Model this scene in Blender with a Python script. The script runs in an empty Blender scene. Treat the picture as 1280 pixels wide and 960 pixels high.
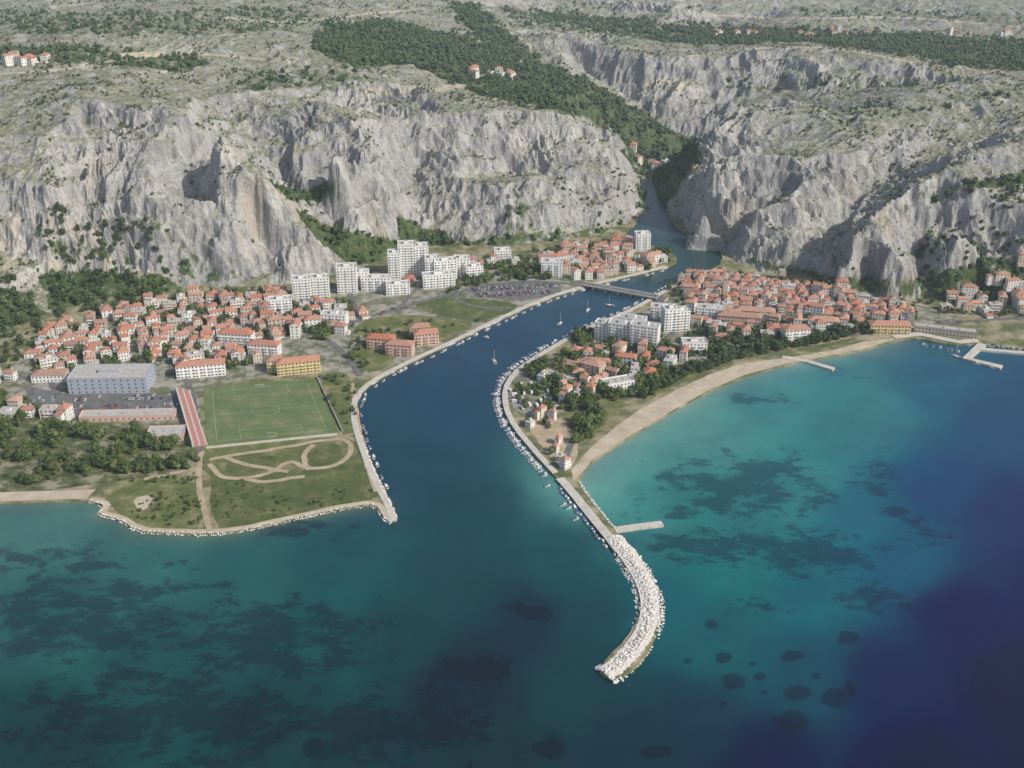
import bpy, math, random
import numpy as np
from mathutils import Vector
from mathutils.geometry import delaunay_2d_cdt, tessellate_polygon
random.seed(7); RNG=np.random.default_rng(7)
H=450.0; F=1400.0; TH=math.radians(25.9); CT=math.cos(TH); ST=math.sin(TH)
scene=bpy.context.scene
LZ=1.5
# ---------------------------------------------------------------- image pixel back-projected through the camera to a world point at height z
def P(x,y,z=LZ):
    v=(480-y)/F; dy=CT+v*ST; dz=-ST+v*CT
    t=(z-H)/dz
    return (t*(x-640)/F, t*dy, z)
def proj(X,Y,Z):
    zc=Y*CT-(Z-H)*ST; up=Y*ST+(Z-H)*CT
    return 640+F*X/zc, 480-F*up/zc
# ---------------------------------------------------------------- noise
_a=RNG.random(256)*2*np.pi; GX=np.cos(_a); GY=np.sin(_a)
def _h(ix,iy,s):
    n=(ix.astype(np.int64)*374761393+iy.astype(np.int64)*668265263+s*982451653)&0xffffffff
    n=((n^(n>>13))*1274126177)&0xffffffff
    return (n^(n>>16))&255
def perlin(x,y,s=0):
    x0=np.floor(x); y0=np.floor(y); fx=x-x0; fy=y-y0
    u=fx*fx*fx*(fx*(fx*6-15)+10); w=fy*fy*fy*(fy*(fy*6-15)+10)
    def g(i,j):
        k=_h(x0+i,y0+j,s); return GX[k]*(fx-i)+GY[k]*(fy-j)
    a=g(0,0); b=g(1,0); c=g(0,1); d=g(1,1)
    return ((a+(b-a)*u)*(1-w)+(c+(d-c)*u)*w)*1.5
def fbm(x,y,o=4,s=0,r=.5):
    t=0;a=1;n=0
    for i in range(o):
        t=t+a*perlin(x*2**i+i*17.3,y*2**i-i*9.1,s+i); n+=a; a*=r
    return t/n
def ridged(x,y,o=4,s=0):
    t=0;a=1;n=0
    for i in range(o):
        t=t+a*(1-np.abs(perlin(x*2**i+i*7.3,y*2**i+i*3.1,s+i))*1.6)**2; n+=a; a*=.5
    return t/n
def sstep(a,b,x):
    t=np.clip((x-a)/(b-a),0,1); return t*t*(3-2*t)
def inpoly(px,py,poly):
    res=np.zeros(np.shape(px),bool); n=len(poly)
    for i in range(n):
        x1,y1=poly[i]; x2,y2=poly[(i+1)%n]
        if y1==y2: continue
        c=((y1>py)!=(y2>py))&(px<(x2-x1)*(py-y1)/(y2-y1)+x1)
        res^=c
    return res
# ---------------------------------------------------------------- materials
def newmat(name):
    m=bpy.data.materials.new(name); m.use_nodes=True
    nt=m.node_tree; b=nt.nodes['Principled BSDF']; return m,nt,b
def N(nt,t,**k):
    n=nt.nodes.new(t)
    for a,v in k.items(): setattr(n,a,v)
    return n
def noise(nt,scale,detail=5,rough=.6,vec=None,dist=0):
    n=N(nt,'ShaderNodeTexNoise'); n.inputs['Scale'].default_value=scale; n.inputs['Detail'].default_value=detail
    n.inputs['Roughness'].default_value=rough; n.inputs['Distortion'].default_value=dist
    if vec is None:
        g=N(nt,'ShaderNodeNewGeometry'); vec=g.outputs['Position']
    nt.links.new(vec,n.inputs['Vector']); return n.outputs['Fac']
def ramp(nt,fac,stops):
    r=N(nt,'ShaderNodeValToRGB'); e=r.color_ramp.elements
    while len(e)<len(stops): e.new(.5)
    for i,(p,c) in enumerate(stops):
        e[i].position=p; e[i].color=(*c,1) if len(c)==3 else c
    nt.links.new(fac,r.inputs['Fac']); return r.outputs['Color']
def mix(nt,fac,a,b,mode='MIX'):
    m=N(nt,'ShaderNodeMix',data_type='RGBA',blend_type=mode)
    for s,v in ((m.inputs[0],fac),(m.inputs[6],a),(m.inputs[7],b)):
        if hasattr(v,'is_linked'): nt.links.new(v,s)
        elif isinstance(v,(int,float)): s.default_value=v
        else: s.default_value=(*v,1)
    return m.outputs[2]
def mathn(nt,op,a,b=0.5,clamp=False):
    m=N(nt,'ShaderNodeMath',operation=op); m.use_clamp=clamp
    for s,v in ((m.inputs[0],a),(m.inputs[1],b)):
        if hasattr(v,'is_linked'): nt.links.new(v,s)
        else: s.default_value=v
    return m.outputs[0]
def mrange(nt,v,a,b,c=0,d=1,smooth=True):
    m=N(nt,'ShaderNodeMapRange'); 
    if smooth: m.interpolation_type='SMOOTHSTEP'
    nt.links.new(v,m.inputs[0])
    for i,x in zip((1,2,3,4),(a,b,c,d)): m.inputs[i].default_value=x
    return m.outputs[0]
def bump(nt,b,h,strength,dist):
    n=N(nt,'ShaderNodeBump'); n.inputs['Strength'].default_value=strength; n.inputs['Distance'].default_value=dist
    nt.links.new(h,n.inputs['Height']); nt.links.new(n.outputs[0],b.inputs['Normal'])
def haze_tint(nt,c,k=.20):  # aerial haze painted into the base colour, bluer the farther inland
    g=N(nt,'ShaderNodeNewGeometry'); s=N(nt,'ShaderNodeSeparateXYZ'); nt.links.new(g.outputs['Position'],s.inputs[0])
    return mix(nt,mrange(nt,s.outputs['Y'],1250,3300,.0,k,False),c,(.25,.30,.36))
def varmat(name,stops,scale=.1,rough=.9,detail=5,nr=.65):
    m,nt,b=newmat(name); f=noise(nt,scale,detail,nr)
    c=ramp(nt,f,stops); nt.links.new(c,b.inputs['Base Color']); b.inputs['Roughness'].default_value=rough
    b.inputs['Specular IOR Level'].default_value=.2
    return m
M={}
M['land']=varmat('ground_scrub',[(.3,(.07,.09,.035)),(.45,(.13,.14,.065)),(.55,(.26,.23,.14)),(.7,(.38,.33,.24))],.045)
M['urban']=varmat('town_ground',[(.3,(.05,.075,.028)),(.46,(.14,.15,.09)),(.54,(.27,.26,.22)),(.7,(.39,.37,.32))],.06,nr=.75)
M['grass']=varmat('meadow_grass',[(.3,(.065,.09,.028)),(.5,(.12,.14,.05)),(.6,(.20,.19,.09)),(.72,(.33,.29,.18))],.05,nr=.75)
M['dgrass']=varmat('dark_meadow_grass',[(.3,(.05,.075,.022)),(.5,(.085,.11,.036)),(.62,(.14,.145,.06)),(.76,(.27,.24,.14))],.06,nr=.78)
M['woods']=varmat('woodland_floor',[(.35,(.04,.06,.022)),(.5,(.10,.115,.05)),(.6,(.26,.24,.17))],.06,nr=.7)
M['sand']=varmat('beach_sand',[(.3,(.36,.30,.215)),(.7,(.52,.45,.35))],.08)
M['dirt']=varmat('track_dirt',[(.3,(.30,.24,.16)),(.7,(.46,.38,.27))],.12)
M['asphalt']=varmat('asphalt',[(.3,(.09,.09,.092)),(.7,(.18,.18,.175))],.15)
M['concrete']=varmat('quay_concrete',[(.3,(.38,.36,.32)),(.7,(.58,.54,.48))],.25)
def simple(name,col,rough=.7,metal=0):
    m,nt,b=newmat(name)
    f=noise(nt,.8,3); c=ramp(nt,f,[(.3,tuple(v*.85 for v in col)),(.7,tuple(min(1,v*1.1) for v in col))])
    nt.links.new(c,b.inputs['Base Color']); b.inputs['Roughness'].default_value=rough; b.inputs['Metallic'].default_value=metal
    return m
def randmat(name,stops,rough=.8,nscale=.5):
    m,nt,b=newmat(name)
    o=N(nt,'ShaderNodeObjectInfo').outputs['Random']
    c=ramp(nt,o,stops); f=noise(nt,nscale,4); k=ramp(nt,f,[(.25,(.7,.7,.7)),(.75,(1.15,1.15,1.15))])
    c=mix(nt,1.0,c,k,'MULTIPLY'); nt.links.new(c,b.inputs['Base Color']); b.inputs['Roughness'].default_value=rough
    b.inputs['Specular IOR Level'].default_value=.25
    return m
M['wall']=randmat('house_wall',[(0,(.70,.69,.65)),(.4,(.74,.73,.69)),(.6,(.62,.54,.42)),(.75,(.72,.70,.65)),(.88,(.56,.46,.37)),(1,(.42,.38,.33))])
M['wwall']=simple('white_wall',(.76,.76,.74))
M['ywall']=simple('yellow_wall',(.62,.51,.28)); M['pwall']=simple('pink_wall',(.60,.42,.35)); M['gwall']=simple('bluegrey_wall',(.34,.38,.44))
M['stone']=simple('old_stone_wall',(.40,.36,.30))
M['tile']=randmat('terracotta_tiles',[(0,(.44,.18,.115)),(.2,(.38,.20,.145)),(.4,(.48,.235,.155)),(.55,(.35,.22,.165)),(.7,(.42,.16,.09)),(.85,(.46,.28,.21)),(1,(.31,.18,.14))],.9,.6)
M['flat']=varmat('flat_roof_gravel',[(.3,(.32,.31,.29)),(.7,(.48,.47,.44))],.3)
M['glass']=simple('window_glass',(.05,.06,.075),.15)
M['wood']=simple('dark_wood',(.12,.07,.04)); M['white']=simple('white_paint',(.78,.78,.76),.4); M['fadedline']=simple('faded_line_paint',(.36,.40,.30),.9)
M['red']=simple('red_seats',(.42,.20,.17)); M['trunk']=simple('tree_bark',(.09,.065,.045))
M['carpaint']=randmat('car_paint',[(0,(.7,.7,.7)),(.3,(.45,.46,.47)),(.5,(.05,.06,.08)),(.7,(.35,.04,.03)),(.85,(.05,.1,.3)),(1,(.75,.75,.75))],.3,3)
M['rubber']=simple('rubber',(.03,.03,.03)); M['boatblue']=simple('boat_canvas',(.05,.12,.30))
def foliage(name,a,b_,c_,hz=False):
    m,nt,b=newmat(name); g=N(nt,'ShaderNodeNewGeometry')
    c=ramp(nt,g.outputs['Random Per Island'],[(0,a),(.6,b_),(1,c_)])
    f=noise(nt,.06,4); k=ramp(nt,f,[(.3,(.65,.68,.65)),(.7,(1.35,1.3,1.2))]); c=mix(nt,1.,c,k,'MULTIPLY')
    if hz: c=haze_tint(nt,c,.18)
    nt.links.new(c,b.inputs['Base Color']); b.inputs['Roughness'].default_value=.8; b.inputs['Specular IOR Level'].default_value=.2
    return m
M['leaf']=foliage('broadleaf_foliage',(.04,.068,.022),(.068,.10,.032),(.115,.14,.05))
M['pine']=foliage('pine_foliage',(.032,.058,.024),(.05,.08,.03),(.07,.10,.036))
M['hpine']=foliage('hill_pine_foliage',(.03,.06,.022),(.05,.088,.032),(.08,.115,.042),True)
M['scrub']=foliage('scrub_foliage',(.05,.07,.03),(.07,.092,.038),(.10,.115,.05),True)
m,nt,b=newmat('football_turf'); f=noise(nt,.05,6,.72)
c=ramp(nt,f,[(.3,(.07,.12,.04)),(.52,(.11,.155,.055)),(.62,(.16,.18,.075)),(.75,(.25,.23,.13))])
nt.links.new(c,b.inputs['Base Color']); b.inputs['Roughness'].default_value=.95; M['pitch']=m
m,nt,b=newmat('limestone_boulders'); g=N(nt,'ShaderNodeNewGeometry')
c=ramp(nt,g.outputs['Random Per Island'],[(0,(.44,.41,.37)),(.5,(.60,.57,.52)),(1,(.74,.71,.66))])
nt.links.new(c,b.inputs['Base Color']); b.inputs['Roughness'].default_value=.9; M['rockpile']=m
# ---------------------------------------------------------------- mesh helpers
def obj(name,me,mats=(),loc=None,rot=0,scale=None):
    for m in mats: me.materials.append(m)
    o=bpy.data.objects.new(name,me); scene.collection.objects.link(o)
    if loc: o.location=loc
    o.rotation_euler=(0,0,rot)
    if scale: o.scale=scale
    return o
def npmesh(name,V,Fc,smooth=False):
    me=bpy.data.meshes.new(name); k=Fc.shape[1]
    me.vertices.add(len(V)); me.vertices.foreach_set('co',np.ascontiguousarray(V,dtype=np.float32).ravel())
    me.loops.add(Fc.size); me.loops.foreach_set('vertex_index',np.ascontiguousarray(Fc,dtype=np.int32).ravel())
    me.polygons.add(len(Fc)); me.polygons.foreach_set('loop_start',np.arange(0,Fc.size,k,dtype=np.int32))
    me.polygons.foreach_set('use_smooth',np.full(len(Fc),smooth))
    me.update(calc_edges=True); return me
def chaikin(p,n=1,closed=False):
    p=[tuple(q[:2]) for q in p]
    for _ in range(n):
        q=[]; m=len(p)
        if closed:
            for i in range(m):
                a=p[i]; c=p[(i+1)%m]; q+=[(a[0]*.75+c[0]*.25,a[1]*.75+c[1]*.25),(a[0]*.25+c[0]*.75,a[1]*.25+c[1]*.75)]
        else:
            q=[p[0]]
            for i in range(m-1):
                a=p[i]; c=p[i+1]; q+=[(a[0]*.75+c[0]*.25,a[1]*.75+c[1]*.25),(a[0]*.25+c[0]*.75,a[1]*.25+c[1]*.75)]
            q.append(p[-1])
        p=q
    return p
def densify(p,step,jit,closed=True,seed=0):
    out=[]; n=len(p)
    for i in range(n if closed else n-1):
        a=p[i]; c=p[(i+1)%n]; L=math.hypot(c[0]-a[0],c[1]-a[1]); k=max(1,int(L/step))
        for j in range(k): out.append((a[0]+(c[0]-a[0])*j/k,a[1]+(c[1]-a[1])*j/k))
    if not closed: out.append(p[-1])
    A=np.array(out)
    dx=fbm(A[:,0]/12,A[:,1]/12,3,seed+50)*jit; dy=fbm(A[:,0]/12+31,A[:,1]/12,3,seed+60)*jit
    return [(a+b,c+d) for (a,c),b,d in zip(out,dx,dy)]
def sheet(name,pts,z,mat,skirt=None):
    vs=[Vector((x,y,0)) for x,y in pts]
    tr=tessellate_polygon([vs]); V=[(x,y,z) for x,y in pts]; Fs=[]
    for t in tr:
        a,b2,c=[V[i] for i in t]
        s=(b2[0]-a[0])*(c[1]-a[1])-(b2[1]-a[1])*(c[0]-a[0])
        Fs.append(tuple(t) if s>0 else (t[0],t[2],t[1]))
    if skirt is not None:
        n=len(V); V+= [(x,y,skirt) for x,y in pts]
        for i in range(n): j=(i+1)%n; Fs.append((i,j,n+j,n+i))
    me=bpy.data.meshes.new(name); me.from_pydata(V,[],Fs); return obj(name,me,[mat])
PZ=[0]
def patch(name,px,z,mat,jit=3,ch=1,step=6):
    PZ[0]+=1; z+=PZ[0]*.0031
    pts=[P(x,y)[:2] for x,y in px]
    if ch: pts=chaikin(pts,ch,True)
    if jit: pts=densify(pts,step,jit,True,len(name))
    return sheet(name,pts,z,mat)
def offs(p,d):
    out=[]
    for i in range(len(p)):
        a=p[max(0,i-1)]; c=p[min(len(p)-1,i+1)]; L=math.hypot(c[0]-a[0],c[1]-a[1]) or 1
        out.append((p[i][0]-(c[1]-a[1])/L*d,p[i][1]+(c[0]-a[0])/L*d))
    return out
def ribbon(name,px,w,z,mat,jit=0,world=False,side=0,ch=2,thick=0):
    PZ[0]+=1; z+=PZ[0]*.0031
    pts=px if world else [P(x,y)[:2] for x,y in px]
    pts=chaikin(pts,ch)
    if jit: pts=densify(pts,5,jit,False,len(name))
    L=offs(pts,w/2+side); R=offs(pts,-w/2+side); n=len(pts)
    V=[];Fs=[]
    for i in range(n): zz=z+i*.0017; V+=[(L[i][0],L[i][1],zz),(R[i][0],R[i][1],zz)]
    for i in range(n-1): Fs.append((2*i+1,2*i+3,2*i+2,2*i))
    if thick:
        m0=len(V); V+=[(x,y,zz-thick) for x,y,zz in V]
        for i in range(n-1):
            Fs.append((2*i,2*i+2,m0+2*i+2,m0+2*i)); Fs.append((2*i+3,2*i+1,m0+2*i+1,m0+2*i+3))
        Fs.append((0,m0,m0+1,1)); k=2*n-2; Fs.append((k,k+1,m0+k+1,m0+k))
    me=bpy.data.meshes.new(name); me.from_pydata(V,[],Fs); return obj(name,me,[mat])
class MB:
    def __init__(s): s.v=[];s.f=[];s.m=[]
    def quad(s,a,b,c,d,m): n=len(s.v); s.v+=[a,b,c,d]; s.f.append((n,n+1,n+2,n+3)); s.m.append(m)
    def tri(s,a,b,c,m): n=len(s.v); s.v+=[a,b,c]; s.f.append((n,n+1,n+2)); s.m.append(m)
    def box(s,x0,x1,y0,y1,z0,z1,m,top=None,tx=0,ty=0):
        n=len(s.v); s.v+=[(x0,y0,z0),(x1,y0,z0),(x1,y1,z0),(x0,y1,z0),(x0+tx,y0+ty,z1),(x1-tx,y0+ty,z1),(x1-tx,y1-ty,z1),(x0+tx,y1-ty,z1)]
        for q in ((0,1,5,4),(1,2,6,5),(2,3,7,6),(3,0,4,7)): s.f.append(tuple(n+i for i in q)); s.m.append(m)
        s.f.append((n+4,n+5,n+6,n+7)); s.m.append(m if top is None else top); s.f.append((n+3,n+2,n+1,n)); s.m.append(m)
    def mesh(s,name,mats):
        me=bpy.data.meshes.new(name); me.from_pydata(s.v,[],s.f)
        for m in mats: me.materials.append(m)
        me.polygons.foreach_set('material_index',s.m); me.update(); return me
# ---------------------------------------------------------------- mountain control points (px,py,z)
C=[]
def cp(*a): C.extend(a)
cp((-300,345,30),(-150,345,30),(0,345,30),(60,345,20),(150,350,10),(250,354,3),(330,356,2),(400,345,3),(445,338,4))
cp((-300,400,5),(0,400,5),(-300,470,-8),(0,450,-8),(70,425,-6),(150,385,-6),(250,372,-8),(340,370,-8),(420,360,-8),(460,352,-8),(500,338,-8))
cp((60,455,-16),(200,410,-16),(340,395,-16),(460,375,-16),(600,345,-16),(-300,500,-16))
cp((930,365,-16),(1000,378,-16),(1060,392,-16),(1110,398,-16),(1170,400,-16),(1220,420,-16),(1290,418,-16),(1600,420,-16),(880,380,-16),(1080,430,-16),(980,460,-16))
cp((-300,305,45),(0,308,42),(100,300,50),(200,315,38),(300,320,30),(350,322,22))
cp((-300,235,100),(0,235,100),(60,232,104),(110,240,86),(150,232,100),(200,240,98),(235,262,62),(275,250,88),(320,285,50))
cp((0,170,135),(60,165,140),(120,185,118),(180,180,136),(230,195,110),(262,198,116))
cp((-300,105,165),(-100,103,165),(0,105,165),(100,120,163),(220,142,158),(265,170,145),(310,205,122),(345,240,96),(375,285,60),(410,320,22))
cp((300,160,116),(345,200,88),(370,238,62),(405,262,46),(435,290,24),(470,312,8),(500,322,-6))
cp((250,125,144),(330,112,148),(400,126,144),(440,146,136),(475,193,104),(492,240,64),(508,290,16),(420,190,118),(372,180,112),(445,250,66),(340,150,126))
cp((-300,60,180),(0,60,180),(100,40,192),(200,60,178),(330,85,150),(300,50,176),(400,60,168),(450,100,138),(500,60,150),(-300,0,190),(0,0,190),(150,25,192),(300,0,185),(450,0,175),(550,0,160),(560,60,135),(600,20,142))
cp((-300,-60,230),(0,-60,230),(300,-60,225),(600,-60,200))
cp((470,165,84),(500,148,118),(560,140,124),(640,138,122),(700,143,116),(750,163,100),(775,205,68),(795,245,16),(560,220,60),(600,228,62),(640,215,56),(680,220,66),(720,228,50),(760,240,40),(520,205,64))
cp((520,300,6),(580,300,8),(640,300,6),(700,297,4),(750,290,3),(785,278,2),(540,322,-8),(600,320,-8),(660,318,-8),(720,310,-8),(765,298,-8),(795,280,-8),(510,240,40),(530,270,20))
cp((530,110,128),(600,110,122),(700,118,108),(740,120,95),(760,132,78),(780,170,45),(640,60,118),(700,85,98),(600,85,122))
cp((808,262,-8),(814,245,-7),(812,225,-4),(828,208,1),(865,186,3),(840,168,32),(800,205,4),(790,190,20),(815,150,38),(870,172,14),(740,97,72),(700,70,88),(780,120,52))
cp((820,285,-12),(855,303,-12),(890,312,-12),(900,328,-12),(880,345,-12),(850,325,-12),(830,268,-10))
cp((640,36,130),(700,42,136),(760,56,126),(800,68,118),(870,92,96),(900,74,116),(950,62,128),(1000,56,136),(1100,68,132),(1190,98,112),(960,115,72),(1000,125,78),(1050,112,92),(1100,118,84),(900,130,54),(1190,112,104))
cp((700,20,110),(800,45,98),(900,52,98),(1000,46,98),(1100,52,98),(1200,72,100),(1290,85,112),(1600,80,120),(800,20,105),(900,25,95),(1000,28,92),(1150,35,92),(1280,45,95),(1600,45,100))
cp((700,0,130),(850,0,135),(1000,0,140),(1080,8,112),(1150,2,128),(1280,0,140),(1600,0,140),(800,-60,190),(1000,-60,180),(1280,-60,180),(1600,-60,180))
cp((842,264,8),(866,213,60),(888,178,88),(930,132,118),(1000,128,122),(1040,145,104),(1070,135,118),(1110,124,124),(1200,104,136),(1290,95,140),(1600,90,150))
cp((862,285,2),(905,298,8),(960,330,12),(1020,348,12),(1040,352,12),(1090,360,12),(1150,352,18),(1210,345,22),(1290,340,28),(1600,330,30))
cp((920,340,-8),(960,352,-8),(1030,368,-8),(1090,380,-8),(1150,378,-6),(1210,375,0),(1290,372,2),(1600,370,4),(1210,405,-8),(1290,400,-8),(1600,400,-8))
cp((884,255,52),(905,262,40),(940,258,64),(985,250,68),(895,205,90),(925,200,70),(965,190,104),(1000,195,96),(960,300,30),(1010,305,32))
cp((1045,330,38),(1066,298,62),(1090,263,84),(1150,222,108),(1220,187,126),(1290,170,136),(1600,158,144))
cp((1030,338,8),(1038,296,24),(1068,254,46),(1135,212,70),(1205,174,92),(1290,152,112),(1030,215,88),(1085,182,98),(1150,155,106),(990,235,66))
cp((1120,310,58),(1160,300,48),(1200,285,74),(1290,265,84),(1600,270,85),(1250,320,42))
pts=[P(*c) for c in C]
for x in (-4000,-2500,-1200,0,1200,2500,4000):
    pts+= [(x,4200,330),(x,6000,480),(x,9500,700)]
for x in (-4000,-3000,3000,4000): pts+=[(x,3000,200),(x,1800,150),(x,1400,60)]
for x in (-4000,-2200,-1100,-500,0,500,1100,2200,4000): pts+=[(x,900,-16)]
A=np.array(pts)
tri=delaunay_2d_cdt([Vector((p[0],p[1])) for p in pts],[],[],0,1e-4)
tv=np.array([[v.x,v.y] for v in tri[0]]); tz=np.array([pts[o[0]][2] if o else 0 for o in tri[3]])
X0,X1,Y0,Y1,CS=-1700,1700,900,4200,5.0
gx=np.arange(X0,X1+1,CS); gy=np.arange(Y0,Y1+1,CS); R=np.zeros((len(gy),len(gx)))
CS2=40.; hx=np.arange(-4000,4001,CS2); hy=np.arange(900,9501,CS2); R2=np.zeros((len(hy),len(hx)))
def raster(R,gx,gy,cs):
    for t in tri[2]:
        a,b_,c=[tv[i] for i in t]; za,zb,zc=[tz[i] for i in t]
        det=(b_[0]-a[0])*(c[1]-a[1])-(c[0]-a[0])*(b_[1]-a[1])
        if abs(det)<1e-6: continue
        lo=np.minimum(np.minimum(a,b_),c); hi=np.maximum(np.maximum(a,b_),c)
        i0=max(0,int((lo[0]-gx[0])/cs)); i1=min(len(gx),int((hi[0]-gx[0])/cs)+2)
        j0=max(0,int((lo[1]-gy[0])/cs)); j1=min(len(gy),int((hi[1]-gy[0])/cs)+2)
        if i0>=i1 or j0>=j1: continue
        XX,YY=np.meshgrid(gx[i0:i1],gy[j0:j1])
        u=((XX-a[0])*(c[1]-a[1])-(c[0]-a[0])*(YY-a[1]))/det; v=((b_[0]-a[0])*(YY-a[1])-(XX-a[0])*(b_[1]-a[1]))/det
        mk=(u>=-1e-4)&(v>=-1e-4)&(u+v<=1.0001)
        S=R[j0:j1,i0:i1]; S[mk]=(za+(zb-za)*u+(zc-za)*v)[mk]
raster(R,gx,gy,CS); raster(R2,hx,hy,CS2)
def blur(R,n):
    for _ in range(n):
        Pd=np.pad(R,1,mode='edge'); R=(Pd[:-2,1:-1]+Pd[2:,1:-1]+Pd[1:-1,:-2]+Pd[1:-1,2:]+2*Pd[1:-1,1:-1])/6
    return R
R=blur(R,2)
gyy,gxx=np.gradient(blur(R,4),CS); SL=np.hypot(gxx,gyy)
def samp(R,gx,gy,cs,X,Y):
    u=np.clip((X-gx[0])/cs,0,len(gx)-1.001); v=np.clip((Y-gy[0])/cs,0,len(gy)-1.001)
    i=u.astype(int); j=v.astype(int); fu=u-i; fv=v-j
    return (R[j,i]*(1-fu)+R[j,i+1]*fu)*(1-fv)+(R[j+1,i]*(1-fu)+R[j+1,i+1]*fu)*fv
def terrain(X,Y):
    X=np.asarray(X,float); Y=np.asarray(Y,float)
    wx=13*fbm(X/95,Y/95,2,1)+5*perlin(X/24,Y/24,5)+2.2*perlin(X/8,Y/8,6)
    wy=14*fbm(X/95,Y/95,2,11)+7*perlin(X/26,Y/26,15)+2.6*perlin(X/8,Y/8,16)
    inn=(np.abs(X)<1650)&(Y<4150)
    b0=samp(R,gx,gy,CS,X,Y); edge=sstep(-4,28,b0)
    Xw=X+wx*edge; Yw=Y+wy*edge
    h=np.where(inn,samp(R,gx,gy,CS,Xw,Yw),samp(R2,hx,hy,CS2,X,Y))
    sl=np.where(inn,samp(SL,gx,gy,CS,Xw,Yw),.2)
    rock=sstep(.15,.6,sl); m=sstep(-2,16,h); low=fbm(X/240,Y/240,2,101); amp=1+1.1*low
    sk=h*(.55+1.2*low)
    rg0=ridged((X+sk)/150,Y/190,2,111)-.5
    rg=ridged((X+sk)/62,Y/80,3,21)-.5
    rg2=ridged((X+sk*1.2)/22,(Y+.4*h)/34,3,31)-.5
    fine=perlin(X/4.5,Y/4.5,41)+.5*perlin(X/2.3,Y/2.3,42)
    blk=np.abs(perlin((X+h)/15,(Y-h)/15,43))
    h=h+m*(rg0*15*rock+rg*(4+14*rock*amp)+rg2*(1.2+5.0*rock*amp)-blk*3.5*rock+fine*(.3+.6*rock)+ (1-rock)*9*fbm(X/170,Y/170,3,51)+(1-rock)*1.6*fbm(X/18,Y/18,2,55))
    ph=h/24+.9*fbm(X/90,Y/90,2,61); h=h+m*rock*2.0*np.sin(ph*2*np.pi)
    far=sstep(2150,2900,Y); h=h+far*m*(22+35*sstep(2900,4200,Y))*(ridged(X/300,Y/300,4,71)-.45)
    return h
def gz(x,y): return max(LZ,float(terrain(np.array([x]),np.array([y]))[0]))
ux=np.concatenate([np.linspace(-.85,-.52,50,endpoint=False),np.linspace(-.52,.52,1000),np.linspace(.52,.85,51)[1:]])
yr=np.concatenate([np.arange(1000,1650,1.35),np.arange(1650,2850,3.2),2850*np.exp(np.linspace(0,math.log(9400/2850),90))])
YY,UU=np.meshgrid(yr,ux,indexing='ij'); XX=YY*UU
ZZ=terrain(XX,YY)
PX,PY=proj(XX,YY,ZZ)
wpx=PX+fbm(XX/30,YY/30,3,81)*16; wpy=PY+fbm(XX/30,YY/30,3,91)*8
VEG=[
 ([(560,5),(600,5),(640,48),(690,85),(740,103),(780,127),(820,152),(868,175),(876,200),(846,236),(815,232),(790,205),(770,165),(740,150),(690,138),(640,130),(560,105),(520,80),(440,85),(390,60),(405,32),(480,26),(540,38),(600,52)],.85),
 ([(-50,76),(120,80),(230,90),(270,78),(200,64),(100,58),(-50,60)],.6),
 ([(-50,40),(150,45),(330,40),(420,25),(380,8),(300,10),(100,15),(-50,12)],.42),([(280,110),(420,115),(480,100),(440,88),(330,92)],.45),([(620,10),(700,8),(800,30),(760,44),(660,36)],.45),
 ([(850,30),(1000,36),(1280,50),(1400,56),(1400,92),(1280,88),(1200,84),(1150,72),(1000,52),(870,58),(760,42),(650,14),(700,14)],.64),
 ([(1000,10),(1280,20),(1280,32),(1000,22)],.42),([(700,4),(900,8),(900,16),(700,12)],.4),
 ([(900,100),(1000,92),(1150,100),(1150,112),(1000,112),(920,118)],.4),([(1020,140),(1200,118),(1290,105),(1290,122),(1150,140),(1060,158)],.38),
 ([(335,225),(360,236),(420,230),(425,245),(370,252)],.8),([(370,262),(420,285),(470,295),(500,300),(500,335),(440,330),(400,305)],.9),
 ([(175,262),(230,300),(250,330),(330,350),(240,352),(200,320)],.38),([(60,300),(160,312),(170,330),(60,322)],.4),
 ([(50,342),(100,336),(200,343),(230,358),(160,392),(60,400)],.75),([(-200,365),(30,365),(60,400),(50,440),(-200,470)],.75),
 ([(500,268),(560,298),(600,303),(600,330),(500,330),(495,290)],.75),([(640,235),(665,265),(660,300),(630,300)],.5),([(590,300),(790,282),(790,300),(600,330)],.6),
 ([(800,232),(850,236),(830,262),(800,262)],.8),([(1140,352),(1220,325),(1290,330),(1450,332),(1450,400),(1200,385),(1150,385)],.7),([(1190,232),(1250,222),(1300,215),(1300,226),(1220,238)],.7),([(1100,255),(1180,235),(1200,245),(1120,268)],.42),
 ([(930,322),(1040,345),(1140,350),(1140,370),(1000,362)],.62),([(690,112),(760,122),(780,160),(760,160),(700,142)],.42)]
veg=np.zeros_like(ZZ)
for poly,w in VEG: veg=np.maximum(veg,inpoly(wpx,wpy,poly)*w)
soil=np.zeros_like(ZZ)
for poly in ([(440,113),(540,110),(572,101),(585,108),(560,114),(460,118)],[(120,66),(200,64),(215,70),(150,71)],[(790,97),(860,107),(850,114),(800,106)]):
    soil=np.maximum(soil,inpoly(wpx,wpy,poly)*.9)
scr=inpoly(wpx,wpy,[(0,300),(60,312),(150,320),(230,350),(80,345),(-60,335),(-60,300)])*sstep(.0,.3,fbm(XX/20,YY/20,3,77))*.5
soil=np.maximum(soil,scr)
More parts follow.
